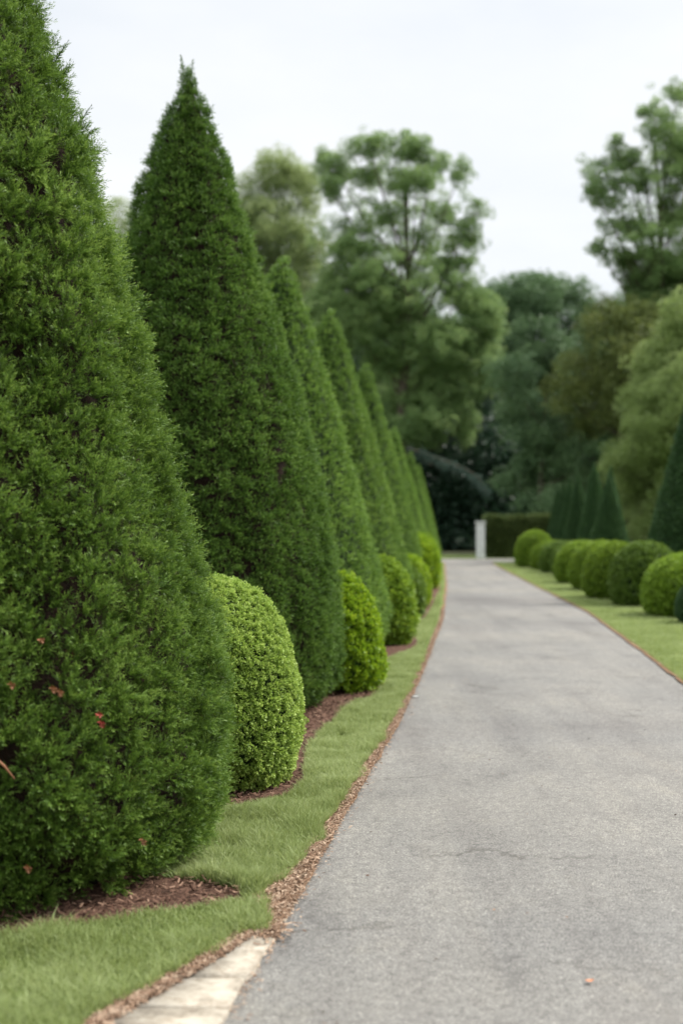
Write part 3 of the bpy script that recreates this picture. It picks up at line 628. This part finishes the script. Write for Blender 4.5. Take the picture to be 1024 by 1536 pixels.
tree('broadleaf_tree', 'pale olive tree left of the big airy one, showing between two cones', 425, 88, cr7([
    (140, 235, 75, 60), (60, 320, 70, 90), (200, 300, 90, 90), (240, 250, 50, 50, .8), (120, 420, 100, 90), (230, 470, 100, 90), (100, 560, 100, 90), (250, 600, 90, 80), (60, 470, 80, 90), (180, 700, 120, 90)]), M['pale_tree'], 'fine', .7, .45, 1.6, 2, BT)
tree('broadleaf_tree', 'small distant tree top in the sky gap between the two nearest cones', 178, 90, [(182, 318, 20, 22, .8), (172, 345, 22, 20, .8), (195, 350, 20, 22, .7), (180, 400, 35, 30), (185, 460, 45, 40)], M['pale_tree'], 'fine', .6, .3, 1.0, 3, BT)
tree('broadleaf_tree', 'blue-green tree closing the view under the lowest stretch of sky', 800, 98, [(755, 475, 45, 40), (800, 455, 42, 32), (850, 465, 36, 34), (780, 530, 70, 55), (850, 545, 60, 55), (740, 560, 50, 60), (800, 610, 80, 60), (745, 440, 12, 18, .7), (880, 500, 30, 40), (772, 436, 16, 18, .8), (800, 424, 14, 12, .8), (838, 436, 18, 14, .8), (868, 440, 14, 14, .8), (720, 470, 30, 36)], M['teal_tree'], 'fine', .85, .5, 2.0, 4, BT)
tree('broadleaf_tree', 'tall open tree at upper right, ragged branches reaching left over the sky', 1010, 65, cr8([
    (425, 180, 40, 45, .6), (480, 130, 40, 50, .6), (300, 285, 28, 40, .6), (245, 365, 42, 40, .65), (340, 320, 50, 45, .6), (225, 440, 38, 40, .7), (290, 420, 45, 35, .5), (440, 280, 65, 55, .7), (480, 380, 60, 50, .6), (390, 400, 50, 40, .5), (280, 550, 42, 30, .6), (235, 605, 34, 26, .7), (300, 630, 50, 35, .6), (330, 680, 50, 40, .7),
    (380, 540, 60, 40, .6), (480, 500, 60, 60, .8), (400, 640, 80, 50, .8), (480, 680, 80, 60), (360, 720, 45, 35, .7), (480, 800, 90, 60), (420, 720, 90, 60), (500, 740, 90, 80), (380, 790, 60, 40), (560, 300, 90, 90), (600, 500, 110, 120), (590, 700, 110, 90), (400, 450, 170, 170, .18), (480, 250, 110, 150, .2), (330, 400, 130, 130, .14), (420, 620, 120, 110, .3)]), M['oak'], 'broad', .32, .36, 1.35, 5, BT, hole=None)
tree('broadleaf_tree', 'olive-brown tree leaning left below the tall open tree', 960, 62, [(905, 500, 45, 38, .9), (870, 560, 50, 34, .9), (930, 560, 55, 55), (955, 490, 45, 40), (845, 595, 34, 22, .8), (920, 630, 60, 40), (985, 600, 70, 90), (990, 500, 50, 50), (900, 465, 24, 20, .6)], M['olive_tree'], 'fine', .6, .35, 1.1, 6, BT, hole=(.5, .5))
tree('bushy_tree', 'light olive bushy tree at right standing just behind the clipped cones', 1040, 52, [(1015, 480, 24, 40), (1000, 540, 40, 45), (1040, 520, 50, 70), (985, 600, 48, 48), (1050, 620, 90, 90), (970, 660, 50, 50), (955, 710, 42, 40), (1010, 690, 60, 55), (975, 745, 45, 35), (1040, 750, 80, 50), (925, 700, 14, 26, .7), (985, 785, 40, 26), (1030, 800, 60, 26), (1100, 560, 80, 100), (1120, 690, 90, 100)], M['light_olive'], 'fine', .42, .22, 1.7, 7, BT, limbs=True)
tree('broadleaf_tree', 'leafy mid green tree filling the gap under and behind the big airy one', 560, 92, [(545, 470, 50, 40), (600, 480, 55, 45), (500, 500, 45, 50), (560, 540, 70, 50), (640, 540, 60, 50), (690, 520, 50, 50), (520, 590, 60, 60), (600, 610, 70, 60), (680, 600, 60, 60), (580, 680, 90, 60)], M['teal_tree'], 'broad', .8, .45, 1.5, 51, BT)
tree('broadleaf_tree', 'mid green tree behind the olive-brown one, closing the gap at right', 960, 90, [(930, 500, 50, 40), (985, 470, 60, 50), (1030, 450, 50, 60), (900, 560, 60, 50), (970, 560, 70, 60), (1040, 560, 70, 70), (930, 640, 80, 60), (1010, 650, 80, 60)], M['teal_tree'], 'broad', .8, .45, 1.5, 52, BT)
# darker understorey
tree('conifer_tree', 'dark blue-green conifer over the end of the road, drooping pale-tipped bough', 655, 73, [(650, 690, 60, 40), (715, 690, 50, 36), (640, 730, 60, 40), (700, 735, 60, 40), (745, 700, 30, 40), (640, 780, 60, 40), (700, 775, 60, 30), (640, 815, 60, 25), (560, 730, 60, 60), (560, 790, 80, 60)], M['dark_tree'], 'droop', .8, .4, 1.1, 8, BT)
tree('conifer_tree', 'mid green layered conifer above the hedge, boughs like flat pads', 815, 64, [(800, 655, 38, 26), (815, 690, 50, 22), (780, 722, 36, 18), (835, 720, 44, 22), (790, 620, 45, 30), (850, 640, 50, 40), (880, 690, 50, 40), (830, 760, 60, 24, .7), (770, 570, 40, 40)], M['teal_tree'], 'fine', .55, .3, 1.2, 9, BT)
dk = [(700, 74, 640), (775, 78, 600), (850, 76, 620), (930, 72, 610), (1010, 74, 560), (610, 80, 620), (520, 78, 640), (430, 82, 600), (1110, 78, 560), (330, 84, 600), (1220, 80, 540)]
labs = ['dense dark tree filling the shade behind the white post', 'dense dark tree directly behind the hedge', 'dense dark tree behind the far clipped cones', 'dense dark tree in the shade under the olive-brown tree', 'dense dark tree behind the light olive bushy tree',
        'dense dark tree beside the tips of the far left cones', 'dense dark tree behind the fifth cone tip', 'dense dark tree behind the third cone tip', 'dense dark tree beyond the right edge of view', 'dense dark tree hidden behind the second cone', 'outermost dense dark tree on the right']
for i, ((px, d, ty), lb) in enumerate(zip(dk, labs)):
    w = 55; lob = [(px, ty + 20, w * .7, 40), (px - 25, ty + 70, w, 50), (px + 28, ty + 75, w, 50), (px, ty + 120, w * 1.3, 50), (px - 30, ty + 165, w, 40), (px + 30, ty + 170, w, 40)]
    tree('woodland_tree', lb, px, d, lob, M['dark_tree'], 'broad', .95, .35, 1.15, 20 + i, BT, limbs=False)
# the far wood as one mass
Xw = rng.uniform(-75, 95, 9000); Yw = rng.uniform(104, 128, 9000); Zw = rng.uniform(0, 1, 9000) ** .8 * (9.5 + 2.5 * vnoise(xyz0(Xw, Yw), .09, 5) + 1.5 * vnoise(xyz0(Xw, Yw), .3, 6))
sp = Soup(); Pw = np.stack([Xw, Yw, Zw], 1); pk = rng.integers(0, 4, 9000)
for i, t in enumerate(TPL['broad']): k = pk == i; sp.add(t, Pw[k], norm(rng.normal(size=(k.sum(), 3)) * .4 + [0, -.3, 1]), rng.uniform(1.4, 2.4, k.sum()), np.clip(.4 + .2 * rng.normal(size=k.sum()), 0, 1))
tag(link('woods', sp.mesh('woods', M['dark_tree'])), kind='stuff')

# the hanging bough of the dark conifer
root = [o for o in bpy.data.objects if o.name.startswith('conifer_tree')][0]
pts = [at(x, y, 67.5) - np.array(root.location) for x, y in ((612, 672), (640, 682), (668, 692), (694, 702), (716, 716), (730, 738))]
b_, f_ = tube([([np.array([0, 0, 4.6]) * 1.0, (np.array([0, 0, 4.6]) + pts[0]) / 2, *pts], [.12, .10, .09, .08, .07, .06, .05, .03])], 7)
bough = link('bough', mesh_np('bough', b_, f_, M['bark'], smooth=True), root)
sp = Soup(); PP = []
for i in range(90):
    t = random.uniform(0, 4.99); k = int(t); PP.append(pts[k] + (pts[k + 1] - pts[k]) * (t - k) + np.array([random.uniform(-.15, .15), random.uniform(-.3, .3), -random.uniform(0, .42) ** 1.2]))
PP = np.array(PP); sp.add(TPL['droop'][0], PP, norm(rng.normal(size=(90, 3)) * .4 + [0, 0, 1]), .26, rng.uniform(.3, 1, 90)); link('needles', sp.mesh('needles', M['cedar']), bough)

# ------------------------------------------------------------------ hedge and white post
def box_np(x0, x1, y0, y1, z0, z1, ch=.0):
    v = np.array([(x, y, z) for z in (z0, z1) for y in (y0, y1) for x in (x0, x1)]); f = np.array([[0, 1, 3, 2], [4, 6, 7, 5], [0, 4, 5, 1], [2, 3, 7, 6], [0, 2, 6, 4], [1, 5, 7, 3]]); return v, f
hx0, hx1, hy0, hy1, hz = 6.55, 13.5, 57.2, 58.3, 1.82
hroot = thing('hedge', ((hx0 + hx1) / 2, (hy0 + hy1) / 2, 0), 'low clipped hedge beyond the road end, right of the white post', 'hedge')
cx, cy = (hx0 + hx1) / 2, (hy0 + hy1) / 2
n = 5200; side = rng.uniform(0, 1, n); X = rng.uniform(hx0, hx1, n); Yh = np.where(side < .6, hy0, rng.uniform(hy0, hy1, n)); Zh = np.where(side < .6, rng.uniform(.05, hz, n), hz)
e = side > .92; X = np.where(e, hx0, X); Zh = np.where(e, rng.uniform(.05, hz, n), Zh)
P = np.stack([X - cx, Yh - cy, Zh], 1); P += .05 * np.stack([vnoise(P, 1.5, 3)] * 3, 1); nr = norm(np.where((side < .6)[:, None], [0, -1, .3], np.where(e[:, None], [-1, 0, .2], [0, 0, 1])) + rng.normal(size=(n, 3)) * .4)
sp = Soup()
for i, t in enumerate(kt): k = np.arange(n) % 4 == i; sp.add(t, P[k], nr[k], .12 * rng.uniform(.7, 1.3, k.sum()), np.clip(.4 + .25 * rng.normal(size=k.sum()), 0, 1))
link('foliage', sp.mesh('foliage', M['hedge']), hroot)
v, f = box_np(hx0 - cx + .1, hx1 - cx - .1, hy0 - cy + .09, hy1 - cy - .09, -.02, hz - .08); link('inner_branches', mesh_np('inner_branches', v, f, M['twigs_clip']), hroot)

proot = thing('gate_post', (6.2, 56.6, 0), 'weathered white square post with a flat cap at the far end of the road', 'post')
def bev(name, dims, z0, parent, mat, b=.015):
    import bmesh
    bm = bmesh.new(); bmesh.ops.create_cube(bm, size=1)
    for v_ in bm.verts: v_.co = (v_.co.x * dims[0], v_.co.y * dims[1], (v_.co.z + .5) * dims[2] + z0)
    bmesh.ops.bevel(bm, geom=bm.edges[:], offset=b, segments=2, affect='EDGES'); me_ = bpy.data.meshes.new(name); bm.to_mesh(me_); bm.free(); me_.materials.append(mat); return link(name, me_, parent)
bev('shaft', (.36, .36, 1.45), .10, proot, M['wall_white']); bev('plinth', (.42, .42, .12), -.02, proot, M['wall_white']); bev('cap', (.44, .44, .09), 1.552, proot, M['wall_white']); bev('collar', (.385, .385, .04), 1.15, proot, M['wall_white'], .008)

# ------------------------------------------------------------------ small litter on the road
def dry_leaf(px, py, s, lab, mat, rz):
    x, y = gnd(px, py); n = 9; V = []; F = []
    for i in range(n):
        t = i / (n - 1); w = math.sin(math.pi * t ** .8) * .32 * s + .001
        for q, sx in enumerate((-1, 0, 1)): V.append(((t - .5) * s, sx * w, .006 + .10 * s * abs(sx) + .12 * s * (t - .5) ** 2 * 4 * (1 if i > 4 else .4)))
    for i in range(n - 1):
        for q in (0, 1): a = i * 3 + q; F.append([a, a + 3, a + 4, a + 1])
    return tag(link('fallen_leaf', mesh_np('fallen_leaf', np.array(V), np.array(F), mat, smooth=True), None, (x, y, .004), rz), lab, 'leaf')
dry_leaf(884, 1476, .034, 'single orange dry leaf lying on the grey asphalt', M['rust_leaf'], .3)
dry_leaf(624, 1047, .07, 'small whitish leaf lying on the road beside the brown litter strip', M['wall_white'], .1)

# ------------------------------------------------------------------ light, sky, camera
SUN_EL, SUN_AZ = math.radians(50), math.radians(72)       # azimuth clockwise from +Y (view direction)
w = bpy.data.worlds.new('World'); scene.world = w; w.use_nodes = True; nt = w.node_tree; nt.nodes.clear(); L = nt.links
wo = nt.nodes.new('ShaderNodeOutputWorld'); bg = N(nt, 'ShaderNodeBackground', Strength=.10)
sky = N(nt, 'ShaderNodeTexSky', sky_type='NISHITA', sun_disc=False, sun_elevation=SUN_EL, sun_rotation=SUN_AZ)
tc = N(nt, 'ShaderNodeTexCoord'); sx = N(nt, 'ShaderNodeSeparateXYZ'); L.new(tc.outputs['Generated'], sx.inputs[0])
mp = N(nt, 'ShaderNodeMapping'); mp.inputs['Scale'].default_value = (1, 1, 2.6); L.new(tc.outputs['Generated'], mp.inputs['Vector'])
nz = N(nt, 'ShaderNodeTexNoise', Scale=2.2, Detail=6, Roughness=.5); L.new(mp.outputs[0], nz.inputs['Vector'])
cl = ramp(nt, [(.34, (7.5, 8.0, 8.6)), (.5, (8.7, 8.95, 9.2)), (.64, (9.5, 9.6, 9.65))]); L.new(nz.outputs['Fac'], cl.inputs[0])
br = N(nt, 'ShaderNodeMapRange'); br.inputs[1].default_value = .42; br.inputs[2].default_value = 1.0; br.inputs[3].default_value = 1.0; br.inputs[4].default_value = 2.6; L.new(sx.outputs[2], br.inputs[0])
vm = N(nt, 'ShaderNodeVectorMath', operation='SCALE'); L.new(cl.outputs[0], vm.inputs[0]); L.new(br.outputs[0], vm.inputs['Scale'])
mxs = N(nt, 'ShaderNodeMix', data_type='RGBA'); mxs.inputs[0].default_value = .88; L.new(sky.outputs[0], mxs.inputs[6]); L.new(vm.outputs[0], mxs.inputs[7])
L.new(mxs.outputs[2], bg.inputs[0]); L.new(bg.outputs[0], wo.inputs[0])

sd = bpy.data.lights.new('sun', 'SUN'); sd.energy = 5.0; sd.angle = math.radians(9); sd.color = (1, .96, .88)
so = bpy.data.objects.new('sun', sd); col.objects.link(so)
from mathutils import Vector
dv = Vector((math.sin(SUN_AZ) * math.cos(SUN_EL), math.cos(SUN_AZ) * math.cos(SUN_EL), math.sin(SUN_EL)))
so.rotation_euler = dv.to_track_quat('Z', 'Y').to_euler(); so.location = (20, 20, 30)

cd = bpy.data.cameras.new('camera'); co = bpy.data.objects.new('camera', cd); col.objects.link(co); scene.camera = co
cd.sensor_fit = 'VERTICAL'; cd.sensor_height = 36; cd.sensor_width = 24; cd.lens = FPX / 1536 * 36; cd.shift_y = (HOR - 768) / 1536
co.location = (0, 0, EYE); co.rotation_euler = (math.radians(90), 0, 0); cd.clip_end = 3000; cd.clip_start = .05
cd.dof.use_dof = True; cd.dof.focus_distance = 7.2; cd.dof.aperture_fstop = 1.3
scene.view_settings.view_transform = 'Standard'; scene.view_settings.look = 'None'; scene.view_settings.exposure = .22; scene.view_settings.gamma = 1
scene.render.engine = 'CYCLES'; cy_ = scene.cycles; cy_.max_bounces = 6; cy_.diffuse_bounces = 3; cy_.glossy_bounces = 2; cy_.transmission_bounces = 3; cy_.transparent_max_bounces = 4
cy_.use_denoising = True
cy_.denoiser = 'OPENIMAGEDENOISE'
cy_.denoising_input_passes = 'RGB_ALBEDO_NORMAL'
try: cy_.caustics_reflective = False; cy_.caustics_refractive = False
except Exception: pass
